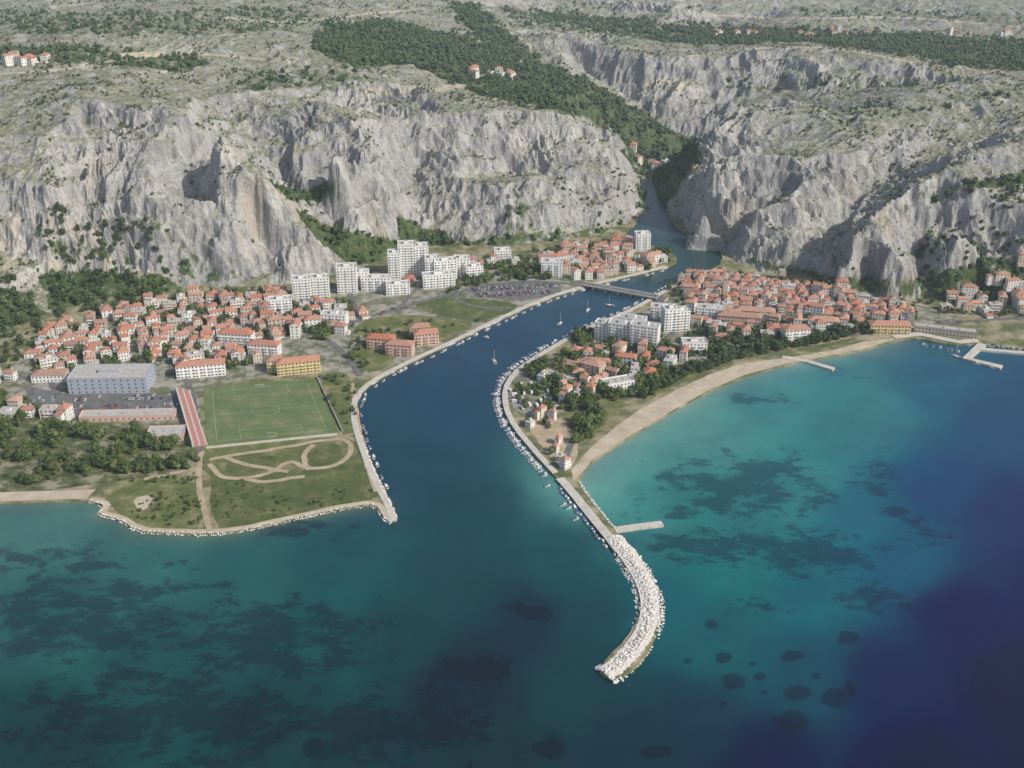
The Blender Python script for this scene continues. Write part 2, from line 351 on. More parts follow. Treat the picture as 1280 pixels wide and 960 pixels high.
# graded hill roads cut into the ground
def seg(pl,w):
    pp=chaikin(pl,2); d=np.full(PX.shape,1e9)
    for (x1,y1),(x2,y2) in zip(pp[:-1],pp[1:]):
        L=(x2-x1)**2+(y2-y1)**2; t=np.clip(((PX-x1)*(x2-x1)+(PY-y1)*(y2-y1))/L,0,1); d=np.minimum(d,np.hypot(PX-x1-t*(x2-x1),(PY-y1-t*(y2-y1))*1.6))
    return sstep(w,w*.5,d)
for pl in ([(455,119),(520,114),(575,107),(620,104),(660,110)],[(0,92),(80,88),(160,72),(240,66),(330,74)],[(280,22),(360,30),(430,20),(520,12)],[(860,70),(940,60),(1040,58),(1140,78)],[(880,18),(1000,24),(1120,20),(1280,34)],[(600,95),(650,80),(670,60),(640,42)]):
    soil=np.maximum(soil,seg(pl,2.2)*.8)
nr,nc=ZZ.shape; V=np.stack([XX,YY,ZZ],-1).reshape(-1,3)
idx=np.arange(nr*nc).reshape(nr,nc)
Fc=np.stack([idx[:-1,:-1],idx[:-1,1:],idx[1:,1:],idx[1:,:-1]],-1).reshape(-1,4)
zf=V[:,2]; keep=(zf[Fc].max(1)>-2.5); Fc=Fc[keep]
me=npmesh('mountain_terrain',V,Fc,False)
vmask=sstep(.36,.6,veg+fbm(XX/14,YY/14,4,201,.7)*.75)*sstep(0,.2,veg)
orange=sstep(.18,.45,fbm(XX/45,YY/45,3,211))*sstep(1500,1250,YY)*.75+sstep(.1,.4,fbm(XX/60,YY/60,3,212))*sstep(1800,2000,YY)*.4
gmask=sstep(-.40,.05,fbm(XX/26,YY/26,4,221,.65))
tone=.5+.5*fbm(XX/110,YY/110,4,231,.6)
for nm,arr in (('veg',vmask),('soil',soil),('orange',orange),('gmask',gmask),('tone',tone)):
    a=me.attributes.new(nm,'FLOAT','POINT'); a.data.foreach_set('value',arr.ravel().astype(np.float32))
m,nt,b=newmat('karst_limestone'); g=N(nt,'ShaderNodeNewGeometry'); pos=g.outputs['Position']
def AT(n): return N(nt,'ShaderNodeAttribute',attribute_name=n).outputs['Fac']
mp=N(nt,'ShaderNodeMapping'); nt.links.new(pos,mp.inputs[0]); mp.inputs['Scale'].default_value=(1,1,.45)
mp.inputs['Rotation'].default_value=(.2,.5,0)
n1=noise(nt,.06,7,.72,mp.outputs[0]); n2=noise(nt,.4,4,.75,mp.outputs[0])
c=ramp(nt,n1,[(.30,(.17,.17,.167)),(.42,(.29,.288,.282)),(.54,(.375,.371,.36)),(.72,(.48,.473,.45))])
k=ramp(nt,n2,[(.3,(.50,.50,.51)),(.46,(.95,.95,.95)),(.7,(1.18,1.17,1.15))]); c=mix(nt,1.,c,k,'MULTIPLY')
k=ramp(nt,AT('tone'),[(.3,(.80,.81,.83)),(.7,(1.12,1.10,1.07))]); c=mix(nt,1.,c,k,'MULTIPLY')
c=mix(nt,mathn(nt,'MULTIPLY',AT('orange'),.5),c,(.43,.34,.24))
sp=N(nt,'ShaderNodeSeparateXYZ'); nt.links.new(g.outputs['Normal'],sp.inputs[0]); nz=sp.outputs['Z']
flatm=mathn(nt,'MULTIPLY',mrange(nt,nz,.62,.90),AT('gmask'))
gn=noise(nt,.16,5,.72)
gc=ramp(nt,gn,[(.3,(.07,.095,.04)),(.46,(.16,.175,.09)),(.56,(.26,.255,.17)),(.68,(.36,.34,.28))])
c=mix(nt,mathn(nt,'MULTIPLY',flatm,.85),c,gc)
sc=mrange(nt,noise(nt,.26,3,.6),.59,.66); sc=mathn(nt,'MULTIPLY',sc,mrange(nt,nz,.35,.65)); sc=mathn(nt,'MULTIPLY',sc,AT('gmask'))
c=mix(nt,mathn(nt,'MULTIPLY',sc,.8),c,(.06,.085,.035))
vc=ramp(nt,gn,[(.3,(.035,.06,.022)),(.5,(.065,.095,.035)),(.7,(.14,.155,.07))])
c=mix(nt,AT('veg'),c,vc)
c=mix(nt,AT('soil'),c,(.48,.42,.32))
c=haze_tint(nt,c)  # painted distance haze over the rock and vegetation colours
nt.links.new(c,b.inputs['Base Color']); b.inputs['Roughness'].default_value=.95; b.inputs['Specular IOR Level'].default_value=.1
bump(nt,b,noise(nt,.3,4,.7,mp.outputs[0]),.6,4.)
mt=obj('mountain_terrain',me,[m])
# ---------------------------------------------------------------- coasts
COL=[(-500,640),(-80,632),(0,628),(60,626),(110,625),(132,632),(120,642),(150,649),(172,664),(210,666),(260,668),(310,662),(360,650),(410,639),(440,633),(470,630),(480,648),(487,653),(496,650),(490,632),(478,610),(466,585),(455,555),(447,530),(445,505),(455,487),(480,470),(520,450),(560,432),(600,412),(640,393),(680,375),(720,362),(760,352),(800,343),(835,334),(850,325),(835,313),(805,304),(775,297),(785,288),(797,278),(799,266)]
RIV=[(832,266),(852,292),(885,303),(905,318),(897,335),(862,343),(825,365),(790,385),(760,398),(725,412),(690,432),(660,450),(638,467),(627,487),(628,510),(640,535),(665,565),(690,592)]
BWL=[(705,607),(725,632),(745,657),(765,681),(784,706),(797,732),(801,760),(792,786),(770,811),(752,830),(750,842),(764,849),(784,843),(808,820),(822,790),(825,760),(817,730),(802,705),(786,684),(770,664),(750,640),(731,616)]
BEACH=[(722,600),(738,578),(780,550),(830,520),(880,492),(930,470),(985,455),(1040,445),(1080,437),(1120,425),(1145,422),(1172,428),(1205,432),(1225,428),(1280,436),(1350,440),(1800,450)]
leftland=chaikin([P(x,y)[:2] for x,y in COL],1)
leftland=leftland+[P(799,240)[:2],P(500,240)[:2],P(-500,240)[:2]]
leftland=densify(leftland,6,1.2)
sheet('coastal_ground',leftland,LZ,M['land'],skirt=-2)
rc=chaikin([P(x,y)[:2] for x,y in RIV+BWL+BEACH],1)+[P(1800,240)[:2],P(1000,240)[:2],P(844,235)[:2]]
sheet('peninsula_ground',densify(rc,6,1.0),LZ,M['land'],skirt=-2)
# ---------------------------------------------------------------- ground patches
Z=LZ
patch('town_pavement_ground',[(-80,480),(0,470),(40,435),(150,385),(330,365),(430,352),(500,335),(600,330),(700,345),(722,360),(640,389),(560,427),(510,450),(460,470),(400,462),(250,482),(250,545),(150,530),(60,520),(-80,510)],Z+.05,M['urban'],4)
patch('town_pavement_ground',[(640,475),(700,438),(830,375),(900,345),(1000,352),(1145,380),(1220,400),(1145,412),(1000,424),(930,440),(850,466),(760,502),(700,480)],Z+.05,M['urban'],3)
patch('woodland_floor',[(-80,505),(0,505),(60,522),(150,532),(250,555),(245,590),(150,602),(60,612),(-80,620)],Z+.1,M['woods'],4)
patch('dry_meadow',[(125,604),(250,592),(258,663),(215,663),(175,660),(155,646),(135,630)],Z+.1,M['grass'],3)
patch('meadow',[(262,570),(440,548),(456,568),(470,605),(472,626),(400,637),(360,647),(310,658),(264,664)],Z+.1,M['dgrass'],2)
patch('dirt_lot',[(250,562),(300,556),(430,545),(445,552),(450,575),(400,586),(300,596),(255,598)],Z+.14,M['grass'],4)
patch('meadow',[(280,578),(330,568),(352,573),(330,590),(285,596)],Z+.18,M['dgrass'],3)
patch('meadow',[(395,558),(420,553),(430,566),(418,582),(392,585),(385,575)],Z+.18,M['dgrass'],3)
patch('bare_patch',[(165,622),(190,618),(195,632),(172,640)],Z+.14,M['sand'],2)
patch('meadow',[(395,472),(430,462),(445,488),(440,510),(446,540),(424,545)],Z+.1,M['grass'],2)
patch('meadow',[(508,380),(560,371),(630,376),(655,384),(598,403),(553,396)],Z+.1,M['dgrass'],2)
patch('dirt_lot',[(440,405),(500,392),(560,398),(600,405),(560,422),(520,436),(450,425)],Z+.1,M['grass'],3)
patch('meadow',[(430,440),(470,432),(500,450),(470,466),(440,462)],Z+.14,M['grass'],2)
patch('car_park',[(578,362),(635,352),(700,354),(702,366),(655,376),(600,372)],Z+.12,M['asphalt'],0,0)
patch('car_park',[(30,482),(80,492),(190,492),(245,500),(235,522),(110,526),(40,512)],Z+.12,M['asphalt'],0,0)
patch('sand_shore',[(-500,640),(-80,631),(0,627),(60,625),(108,624),(120,612),(60,614),(-80,618),(-500,622)],Z+.16,M['sand'],1,0)
beach_in=[(1118,423),(1080,427),(1040,438),(985,447),(930,454),(890,467),(850,485),(800,512),(770,533),(738,560),(714,588)]
patch('sand_beach',[(716,600)]+[(722,598),(739,577),(781,549),(831,519),(880,491),(930,469),(985,454),(1040,444),(1080,436),(1118,425)]+beach_in,Z+.1,M['sand'],1,0)
patch('dirt_lot',[(655,528),(700,520),(725,540),(722,575),(705,590),(680,562)],Z+.1,M['dirt'],3)
patch('meadow',[(700,515),(745,500),(790,500),(760,525),(735,548),(715,540)],Z+.14,M['grass'],3)
patch('meadow',[(800,484),(860,458),(930,442),(890,462),(840,484),(800,506)],Z+.12,M['grass'],3)
patch('campsite_ground',[(636,482),(690,470),(715,490),(705,515),(655,524),(636,505)],Z+.1,M['urban'],2)
patch('meadow',[(985,440),(1030,430),(1080,420),(1040,434)],Z+.14,M['dgrass'],1)
ribbon('rocky_shore',COL[4:18],5,Z+.2,M['sand'],1.5,side=2.6)
ribbon('river_quay',COL[18:36],5,Z+.45,M['concrete'],0,side=2.7,thick=2.5,ch=1)
ribbon('river_quay',RIV[4:],5,Z+.45,M['concrete'],0,side=2.8,thick=2.5,ch=1)
ribbon('promenade',[(700,598),(715,615),(735,640),(757,667),(775,690)],7,Z+.4,M['concrete'],.4,side=0)
for rd in ([(-80,470),(0,474),(60,470),(130,462),(210,452),(260,440),(330,425),(400,418),(450,400),(500,385),(560,368),(640,350),(735,356)],
           [(60,470),(80,510),(90,525)],[(210,452),(240,480),(246,545),(250,570)],[(400,418),(430,440),(450,470)],[(450,400),(440,372),(430,352)],[(560,368),(590,385),(640,385)],
           [(320,428),(300,400),(280,375)],[(200,452),(180,410),(170,385)],[(500,385),(520,360),(560,340),(640,332),(760,330)],
           [(815,374),(860,390),(900,404),(960,410),(1040,400),(1140,408),(1200,402),(1300,396),(1500,394)],[(860,390),(830,430),(790,465),(740,500),(720,540),(702,585)],[(830,430),(900,440),(960,432),(1030,422),(1100,415)],
           [(640,478),(690,462),(740,445),(800,440)],[(700,455),(720,500)]):
    ribbon('asphalt_road',rd,5.5,Z+.24,M['asphalt'])
for rd in ([(252,565),(246,600),(262,664)],[(262,575),(300,568),(350,561),(400,551),(432,548),(442,562),(425,582),(385,588),(362,575),(340,592),(300,600),(272,596),(263,580)],[(440,480),(452,560),(470,615)],[(180,600),(250,585)],[(300,598),(330,604),(380,596)],[(360,590),(300,580),(282,572)],[(385,588),(378,568),(392,556)]):
    ribbon('dirt_track',rd,4.5,Z+.3,M['dirt'],1.6)
# ---------------------------------------------------------------- football pitch
cor=[np.array(P(*q)[:2]) for q in ((262,558),(419,541),(390,475),(257,486))]
def bl(u,v): return tuple(cor[0]*(1-u)*(1-v)+cor[1]*u*(1-v)+cor[2]*u*v+cor[3]*(1-u)*v)
sheet('football_pitch',[bl(-.02,-.03),bl(1.03,-.03),bl(1.03,1.03),bl(-.02,1.03)],Z+.3,M['pitch'])
mb=MB()
def line(u0,v0,u1,v1,w=.28):
    a=np.array(bl(u0,v0)); c2=np.array(bl(u1,v1)); d=c2-a; L=np.linalg.norm(d); n=np.array([-d[1],d[0]])/L*w/2
    mb.quad((*(a-n),Z+.33),(*(c2-n),Z+.33),(*(c2+n),Z+.33),(*(a+n),Z+.33),0)
for q in ((.06,.06,.94,.06),(.94,.065,.94,.935),(.94,.94,.06,.94),(.06,.935,.06,.065),(.065,.5,.935,.5)): line(*q)
for v0,v1 in ((.063,.2),(.937,.8)): line(.25,v0,.25,v1);line(.75,v0,.75,v1);line(.255,v1,.745,v1)
for i in range(24):
    a=i/24*2*math.pi; c2=(i+.93)/24*2*math.pi; line(.5+.12*math.cos(a),.5+.09*math.sin(a),.5+.12*math.cos(c2),.5+.09*math.sin(c2))
obj('pitch_markings',mb.mesh('pitch_markings',[M['fadedline']]))
ribbon('stadium_wall',[(396,472),(428,540)],.5,Z+2,M['concrete'],0,ch=0,thick=2); ribbon('stadium_wall',[(258,561),(422,544)],.5,Z+2,M['concrete'],0,ch=0,thick=2)
def goal(u,v,sgn):
    mb=MB(); mb.box(-3.7,-3.55,0,.15,0,2.4,0); mb.box(3.55,3.7,0,.15,0,2.4,0); mb.box(-3.7,3.7,0,.15,2.42,2.56,0); mb.box(-3.7,3.7,1.8*sgn,1.8*sgn+.1,0,.1,0)
    x,y=bl(u,v); obj('football_goal',mb.mesh('football_goal',[M['white']]),(),(x,y,Z+.3))
goal(.5,.94,1); goal(.5,.06,-1)
# ---------------------------------------------------------------- occupancy
OCC=[]
def free(x,y,r):
    for a,c2,q in OCC:
        if (a-x)**2+(c2-y)**2<(r+q)**2: return False
    return True
a=np.array(P(262,556)[:2]); c2=np.array(P(240,488)[:2]); L=np.linalg.norm(c2-a); ang=math.atan2(c2[1]-a[1],c2[0]-a[0])
mb=MB()
for i in range(9): mb.box(0,L,1.3*i+1,1.3*(i+1)+1,0,.8+.5*i,0 if i%4 else 1)
mb.box(0,L,12.75,13.1,0,6.2,1)
for i in range(8): mb.box(L*i/7.3,L*i/7.3+.4,.4,.9,0,1.4,1)
obj('stadium_grandstand',mb.mesh('stadium_grandstand',[M['red'],M['concrete']]),(),(a[0]-1,a[1],Z+.2),ang)
for t in np.linspace(0,1,8): q=a+(c2-a)*t; OCC.append((q[0]-6,q[1],9))
# ---------------------------------------------------------------- buildings
def windows(mb,w,d,h,floors,gm,sp=3.2,ww=1.4,base=0):
    fh=h/floors
    for f in range(floors):
        z0=base+f*fh+.9; z1=z0+min(1.5,fh*.5)
        for (Lx,fn) in ((w,lambda t,z,s:(t,s*(d/2+.04),z)),(d,lambda t,z,s:(s*(w/2+.04),t,z))):
            n=max(1,int(Lx/sp))
            for i in range(n):
                t=-Lx/2+Lx*(i+.5)/n
                for s in (1,-1): mb.quad(fn(t-ww/2,z0,s),fn(t+ww/2,z0,s),fn(t+ww/2,z1,s),fn(t-ww/2,z1,s),gm)
def hip(mb,w,d,h,rh,o,m,gable=False):
    x=w/2+o;y=d/2+o; r=(w-d)/2 if w>d else .3
    if gable: r=x
    A_=(-x,-y,h);B=(x,-y,h);C_=(x,y,h);D=(-x,y,h);E=(-r,0,h+rh);G=(r,0,h+rh)
    mb.quad(A_,B,G,E,m); mb.quad(C_,D,E,G,m)
    if gable: mb.tri(B,C_,G,0); mb.tri(D,A_,E,0)
    else: mb.tri(B,C_,G,m); mb.tri(D,A_,E,m)
    mb.quad(D,C_,B,A_,m)
HV=[]
for i in range(18):
    w=random.uniform(9,17); d=random.uniform(8,11.5); fl=random.choice([2,2,3,3,4]); h=fl*2.9+.3
    mb=MB(); mb.box(-w/2,w/2,-d/2,d/2,-4,h,0); windows(mb,w,d,h,fl,2,3.1,1.2)
    if i%6==5:
        mb.box(-w/2-.2,w/2+.2,-d/2-.2,d/2+.2,h+.02,h+.3,3,4); mb.box(-w*.1,w*.2,-1.5,1.5,h+.32,h+2.6,0,4)
    else:
        hip(mb,w,d,h+.02,random.uniform(2.0,3.0),.55,1,gable=i%3==0)
        mb.box(w*.2,w*.2+.7,d*.15,d*.15+.7,h+.5,h+3.2,0)
    if i%2:
        for f in range(1,fl): mb.box(-w*.3,w*.3,-d/2-1.4,-d/2-.06,f*2.9-.1,f*2.9+.08,3); mb.box(-w*.3,w*.3,-d/2-1.4,-d/2-1.3,f*2.9+.1,f*2.9+1,3)
    if i%4==2: mb.box(w/2+.05,w/2+4,-d*.3,d*.35,-4,3.1,0,4)
    if i%5==1:
        w2=w*.5; x0=-w/2-w2; y0=-d*.3; mb.box(x0,-w/2-.05,y0,y0+d*.7,-4,h-2.9,0)
        mb.quad((x0-.4,y0-.4,h-2.88),(-w/2-.03,y0-.4,h-2.0),(-w/2-.03,y0+d*.7+.4,h-2.0),(x0-.4,y0+d*.7+.4,h-2.88),1)
    HV.append(mb.mesh('red_roof_house',[M['wall'],M['tile'],M['glass'],M['white'],M['flat']]))
def block(name,x,y,w,d,fl,rot=0,wall='wwall',roof='flat',fh=2.95,balc=True,sp=3.3):
    X,Y,_=P(x,y); Y+=d/2; h=fl*fh+.4; mb=MB(); mb.box(-w/2,w/2,-d/2,d/2,-3,h,0,3)
    windows(mb,w,d,h,fl,2,sp,1.3)
    if balc:
        n=max(1,int(w/(sp*2)))
        for f in range(1,fl):
            for i in range(n):
                t=-w/2+w*(i+.5)/n
                for s in (-1,1):
                    y0,y1=(-d/2-1.5,-d/2-.06) if s<0 else (d/2+.06,d/2+1.5)
                    z0=f*fh; mb.box(t-1.9,t+1.9,y0,y1,z0,z0+.15,0); 
                    yy=(y0,y0+.12) if s<0 else (y1-.12,y1); mb.box(t-1.9,t+1.9,yy[0],yy[1],z0+.17,z0+1.1,0)
    if roof=='flat':
        for q in ((-w/2-.1,w/2+.1,-d/2-.1,-d/2+.2),(-w/2-.1,w/2+.1,d/2-.2,d/2+.1),(-w/2-.1,-w/2+.2,-d/2+.22,d/2-.22),(w/2-.2,w/2+.1,-d/2+.22,d/2-.22)): mb.box(*q,h-.3,h+.9,0)
        if fl>3: mb.box(-w*.15,w*.12,-2.5,2.5,h+.02,h+3,0,3); mb.box(w*.3,w*.3+1.5,-1,1,h+.02,h+1.6,0,3)
        else:
            for k in range(3): mb.box(-w*.3+k*w*.25,-w*.3+k*w*.25+1.5,-1,.8,h+.02,h+1.2,3)
    elif roof=='hip': hip(mb,w,d,h+.02,3.2,.6,1)
    o=obj(name,mb.mesh(name,[M[wall],M['tile'],M['glass'],M['flat']]),(),(X,Y,gz(X,Y)),math.radians(rot))
    r=min(w,d)/2+2; k=int(w/(d))+1
    for t in np.linspace(-max(0,w/2-r+2),max(0,w/2-r+2),max(1,k)):
        OCC.append((X+t*math.cos(o.rotation_euler[2]),Y+t*math.sin(o.rotation_euler[2]),r))
    return o
AB='white_apartment_block'
for q in ((377,376,20,14,8,8),(400,374,20,14,8,8),(434,367,22,15,10,5),(493,352,14,15,11,5),(509,347,20,15,13,5),(526,346,18,15,12,5),(540,352,16,14,9,5),(556,352,26,13,8,12),(577,346,18,14,7,0),(592,350,20,12,5,15),(470,364,32,12,5,0),(497,369,26,12,4,8),(548,360,36,12,5,12),(452,360,16,12,6,0),
          (628,326,20,12,4,5),(690,347,24,14,6,-5),(803,314,18,13,7,5),(755,426,16,12,6,-20),(778,431,26,13,7,-20),(806,437,28,13,8,-20),(790,420,28,12,6,-20),(838,415,16,14,8,10),(852,414,14,14,7,10),(826,402,20,12,5,-10),(888,400,30,12,4,-15),(868,444,24,14,4,0),
          (350,392,24,12,5,10),(418,408,26,12,4,-10)):
    block(AB,*q)
block('sports_hall',135,492,70,30,4,2,'gwall','flat',3.6,False,6)
block('orange_roof_apartment_block',250,472,44,13,4,12,'wwall','hip'); block('yellow_apartment_block',372,468,40,13,4,14,'ywall','hip')
block('yellow_apartment_block',342,466,14,13,4,14,'ywall','hip')
block('orange_roof_apartment_block',295,432,34,12,4,-8,'wwall','hip'); block('orange_roof_apartment_block',330,446,30,12,4,-8,'wwall','hip')
for q in ((476,438,26,13,4,-10),(500,446,26,13,4,-10),(532,432,24,13,4,12),(524,424,20,12,4,12)): block('pink_apartment_block',*q,'pwall','hip')
block('long_pavilion',158,526,80,12,1,3,'pwall','flat',4,False,5); block('warehouse',205,552,30,18,1,5,'pwall','flat',4.5,False,5); block('warehouse',60,478,30,14,2,5,'wwall','hip',3.3,False)
block('school_building',772,488,28,13,2,20,'wwall','flat',3.4,False); block('school_building',700,478,36,11,1,-40,'pwall','flat',4,False);block('warehouse',745,462,30,12,2,-10,'wwall','hip',3.3,False)
block('school_building',925,408,44,13,3,-12,'pwall','hip',3.4,False); block('hotel_building',995,427,26,14,4,10,'wwall','hip')
block('seafront_hall',1113,418,40,14,3,-3,'ywall','hip'); block('seafront_hall',1183,420,60,9,2,-18,'stone','flat',3.3,False); block('hotel_building',1030,412,30,12,3,-10,'wwall','hip');block('market_hall',945,397,40,12,2,-10,'ywall','hip',3.3,False)
def houses(poly,n,sep,rot=0,px=True,smax=1.15,smin=.75):
    W=[P(x,y)[:2] for x,y in poly]; A_=np.array(W); lo=A_.min(0); hi=A_.max(0); c=0
    for _ in range(n*16):
        if c>=n: break
        x=random.uniform(lo[0],hi[0]); y=random.uniform(lo[1],hi[1])
        if not inpoly(np.array([x]),np.array([y]),W)[0]: continue
        s=random.uniform(smin,smax)
        if not free(x,y,sep/2*s): continue
        OCC.append((x,y,sep/2*s))
        z=gz(x,y)
        obj('red_roof_house',HV[random.randrange(18)],(),(x,y,z),math.radians(rot+random.choice([0,90])+random.uniform(-14,14)),(s*random.uniform(.85,1.2),s*random.uniform(.9,1.1),random.uniform(.8,1.15))); c+=1
houses([(40,445),(60,412),(150,385),(250,368),(340,366),(440,385),(470,395),(420,410),(345,425),(320,455),(260,448),(230,462),(190,448),(120,455),(60,465)],190,14.2,15)
houses([(-150,480),(10,470),(60,468),(40,478),(-100,500)],14,17)
houses([(0,505),(60,515),(110,532),(60,528),(0,522)],5,14)
houses([(850,352),(895,342),(930,352),(1000,362),(1060,374),(1135,388),(1140,402),(1080,402),(1040,398),(980,394),(900,390),(862,378)],250,10.2,-15,smax=1.0,smin=.6)
houses([(860,385),(960,400),(1080,405),(1060,415),(960,425),(900,425),(870,410)],48,13,-15)
houses([(672,330),(700,315),(780,318),(830,325),(828,334),(790,342),(730,352),(690,350)],42,13.5,10)
houses([(690,308),(780,302),(810,308),(800,316),(700,316)],14,13)
houses([(1180,372),(1290,360),(1500,355),(1500,390),(1290,392),(1180,392)],60,14,-5)
houses([(440,375),(480,350),(560,355),(600,340),(660,326),(600,325),(500,345)],22,15,5)
houses([(720,440),(800,440),(860,450),(820,470),(760,480),(710,470)],26,14,-20)
houses([(670,470),(710,460),(750,480),(740,505),(700,500)],12,13,-30,smax=.8,smin=.5)
houses([(650,520),(690,520),(715,570),(708,588),(680,565)],8,10,-40,smax=.6,smin=.4)
houses([(400,395),(440,400),(430,420),(405,415)],6,14)
for cx,cy,z0,n,sx in ((612,90,122,12,30),(810,206,4,14,22),(40,74,178,8,30),(1050,45,100,8,60),(1200,40,100,8,60),(930,44,96,6,40)):
    for _ in range(n):
        x,y,_z=P(cx+random.uniform(-sx,sx),cy+random.uniform(-2.5,2.5),z0)
        if free(x,y,6.5): OCC.append((x,y,6.5)); obj('red_roof_house',HV[random.randrange(18)],(),(x,y,gz(x,y)+.8),random.uniform(0,3))
X,Y,_=P(905,372); mb=MB(); mb.box(-2.5,2.5,-2.5,2.5,-1,19,0); mb.box(-2.9,2.9,-2.9,2.9,19.02,19.6,0); mb.box(-2.2,2.2,-2.2,2.2,19.62,23,0)
for s in (-1,1): mb.quad((-.8,s*2.24,20),(.8,s*2.24,20),(.8,s*2.24,22.4),(-.8,s*2.24,22.4),1); mb.quad((s*2.24,-.8,20),(s*2.24,.8,20),(s*2.24,.8,22.4),(s*2.24,-.8,22.4),1)
mb.box(-2.4,2.4,-2.4,2.4,23.02,28,0,None,2.2,2.2); obj('church_bell_tower',mb.mesh('church_bell_tower',[M['stone'],M['glass']]),(),(X,Y,Z))
X,Y,_=P(978,338,12); mb=MB(); mb.box(-4,4,-4,4,-6,11,0,None,.4,.4)
for i in range(4):
    for s in (-1,1): mb.box(-3.6+i*1.95,-3.6+i*1.95+1.1,s*3.3-.3,s*3.3+.3,11.02,12,0)
obj('fortress_tower',mb.mesh('fortress_tower',[M['stone']]),(),(X,Y,gz(X,Y)))
# ---------------------------------------------------------------- bridge
a=np.array(P(728,357)[:2]); c2=np.array(P(822,374)[:2]); L=np.linalg.norm(c2-a); ang=math.atan2(c2[1]-a[1],c2[0]-a[0]); mb=MB()
mb.box(0,L,-5.5,5.5,3.6,4.6,0,1)
for s in (-1,1):
    y0=s*5.3; mb.box(0,L,y0-.1,y0+.1,5.4,5.55,0); mb.box(0,L,s*4.6-.7,s*4.6+.5,4.62,4.78,0)
    for i in range(int(L/3)): mb.box(i*3,i*3+.15,y0-.08,y0+.08,4.8,5.4,0)
for i in range(1,6):
    t=L*i/6; mb.box(t-.9,t+.9,-4.5,4.5,-3,3.58,0)
mb.box(-10,-.02,-6,6,-1,3.6,0,1,0,0); mb.box(L+.02,L+10,-6,6,-1,3.6,0,1)
obj('road_bridge',mb.mesh('road_bridge',[M['concrete'],M['asphalt']]),(),(a[0],a[1],0),ang)
# ---------------------------------------------------------------- instanced masses
def ico(sub):
    import bmesh
    bm=bmesh.new(); bmesh.ops.create_icosphere(bm,subdivisions=sub,radius=1); V=np.array([v.co[:] for v in bm.verts]); Fs=np.array([[v.index for v in f.verts] for f in bm.faces]); bm.free(); return V,Fs
I1=ico(1)
def tree_tpl(kind,seed,rich=True):
    r=np.random.default_rng(seed); Vs=[];Fs=[]; n=0
    def add(V,Fc):
        nonlocal n; Vs.append(V); Fs.append(Fc+n); n+=len(V)
    k=5; a=np.arange(k)/k*2*np.pi; V=np.concatenate([np.stack([np.cos(a)*.06,np.sin(a)*.06,a*0-.1],1),np.stack([np.cos(a)*.03,np.sin(a)*.03,a*0+.6],1)])
    Fc=[];
    for i in range(k): j=(i+1)%k; Fc+=[[i,j,k+j],[i,k+j,k+i]]
    add(V,np.array(Fc)); nt_=len(Fc)
    base,bf=I1
    cl=7 if rich else 3
    for i in range(cl):
        rr=r.uniform(.18,.32) if rich else r.uniform(.28,.42)
        th=r.uniform(0,6.28); rad=r.uniform(0,.34); zc=r.uniform(.35,.85)
        if kind=='pine': rad*=1-.6*(zc-.4)/.45
        V=base*(1+r.normal(0,.24,(len(base),1)))*rr*np.array([1,1,.8])+[rad*math.cos(th),rad*math.sin(th),zc]
        add(V,bf)
    m_=46 if rich else 14
    c_=r.normal(0,1,(m_,3)); c_/=np.linalg.norm(c_,axis=1)[:,None]; c_=c_*[.48,.48,.36]*r.uniform(.75,1.12,(m_,1))+[0,0,.62]
    t=r.normal(0,.09,(m_,3,3)); V=(c_[:,None,:]+t).reshape(-1,3); add(V,np.arange(m_*3).reshape(-1,3))
    return np.concatenate(Vs),np.concatenate(Fs),nt_
def scatter(name,tpls,pos,size,mats,hs=None,smooth=False):
    Vs=[];Fs=[];Ms=[];n=0; r=np.random.default_rng(len(pos))
    pos=np.array(pos); k=np.arange(len(pos))%len(tpls)
    for t,(V,Fc,ntk) in enumerate(tpls):
        p=pos[k==t]; 
        if len(p)==0: continue
        s=size[k==t] if hasattr(size,'__len__') else np.full(len(p),size)
        a=r.uniform(0,6.28,len(p)); ca,sa=np.cos(a),np.sin(a); h=s*r.uniform(.85,1.25,len(p)) if hs is None else s*hs
        W=np.stack([(V[None,:,0]*ca[:,None]-V[None,:,1]*sa[:,None])*s[:,None]+p[:,0:1],(V[None,:,0]*sa[:,None]+V[None,:,1]*ca[:,None])*s[:,None]+p[:,1:2],V[None,:,2]*h[:,None]+p[:,2:3]],-1)
        f=Fc[None]+(np.arange(len(p))*len(V))[:,None,None]+n
        mi=np.ones((len(p),len(Fc)),np.int32); mi[:,:ntk]=0
        Vs.append(W.reshape(-1,3)); Fs.append(f.reshape(-1,3)); Ms.append(mi.ravel()); n+=W.shape[0]*W.shape[1]
    me=npmesh(name,np.concatenate(Vs),np.concatenate(Fs),smooth); o=obj(name,me,mats)
    if len(mats)>1: me.polygons.foreach_set('material_index',np.concatenate(Ms)); me.update()
    return o
TL=[tree_tpl('leaf',i) for i in range(6)]; TP=[tree_tpl('pine',20+i) for i in range(6)]; TS=[tree_tpl('leaf',40+i,False) for i in range(6)]
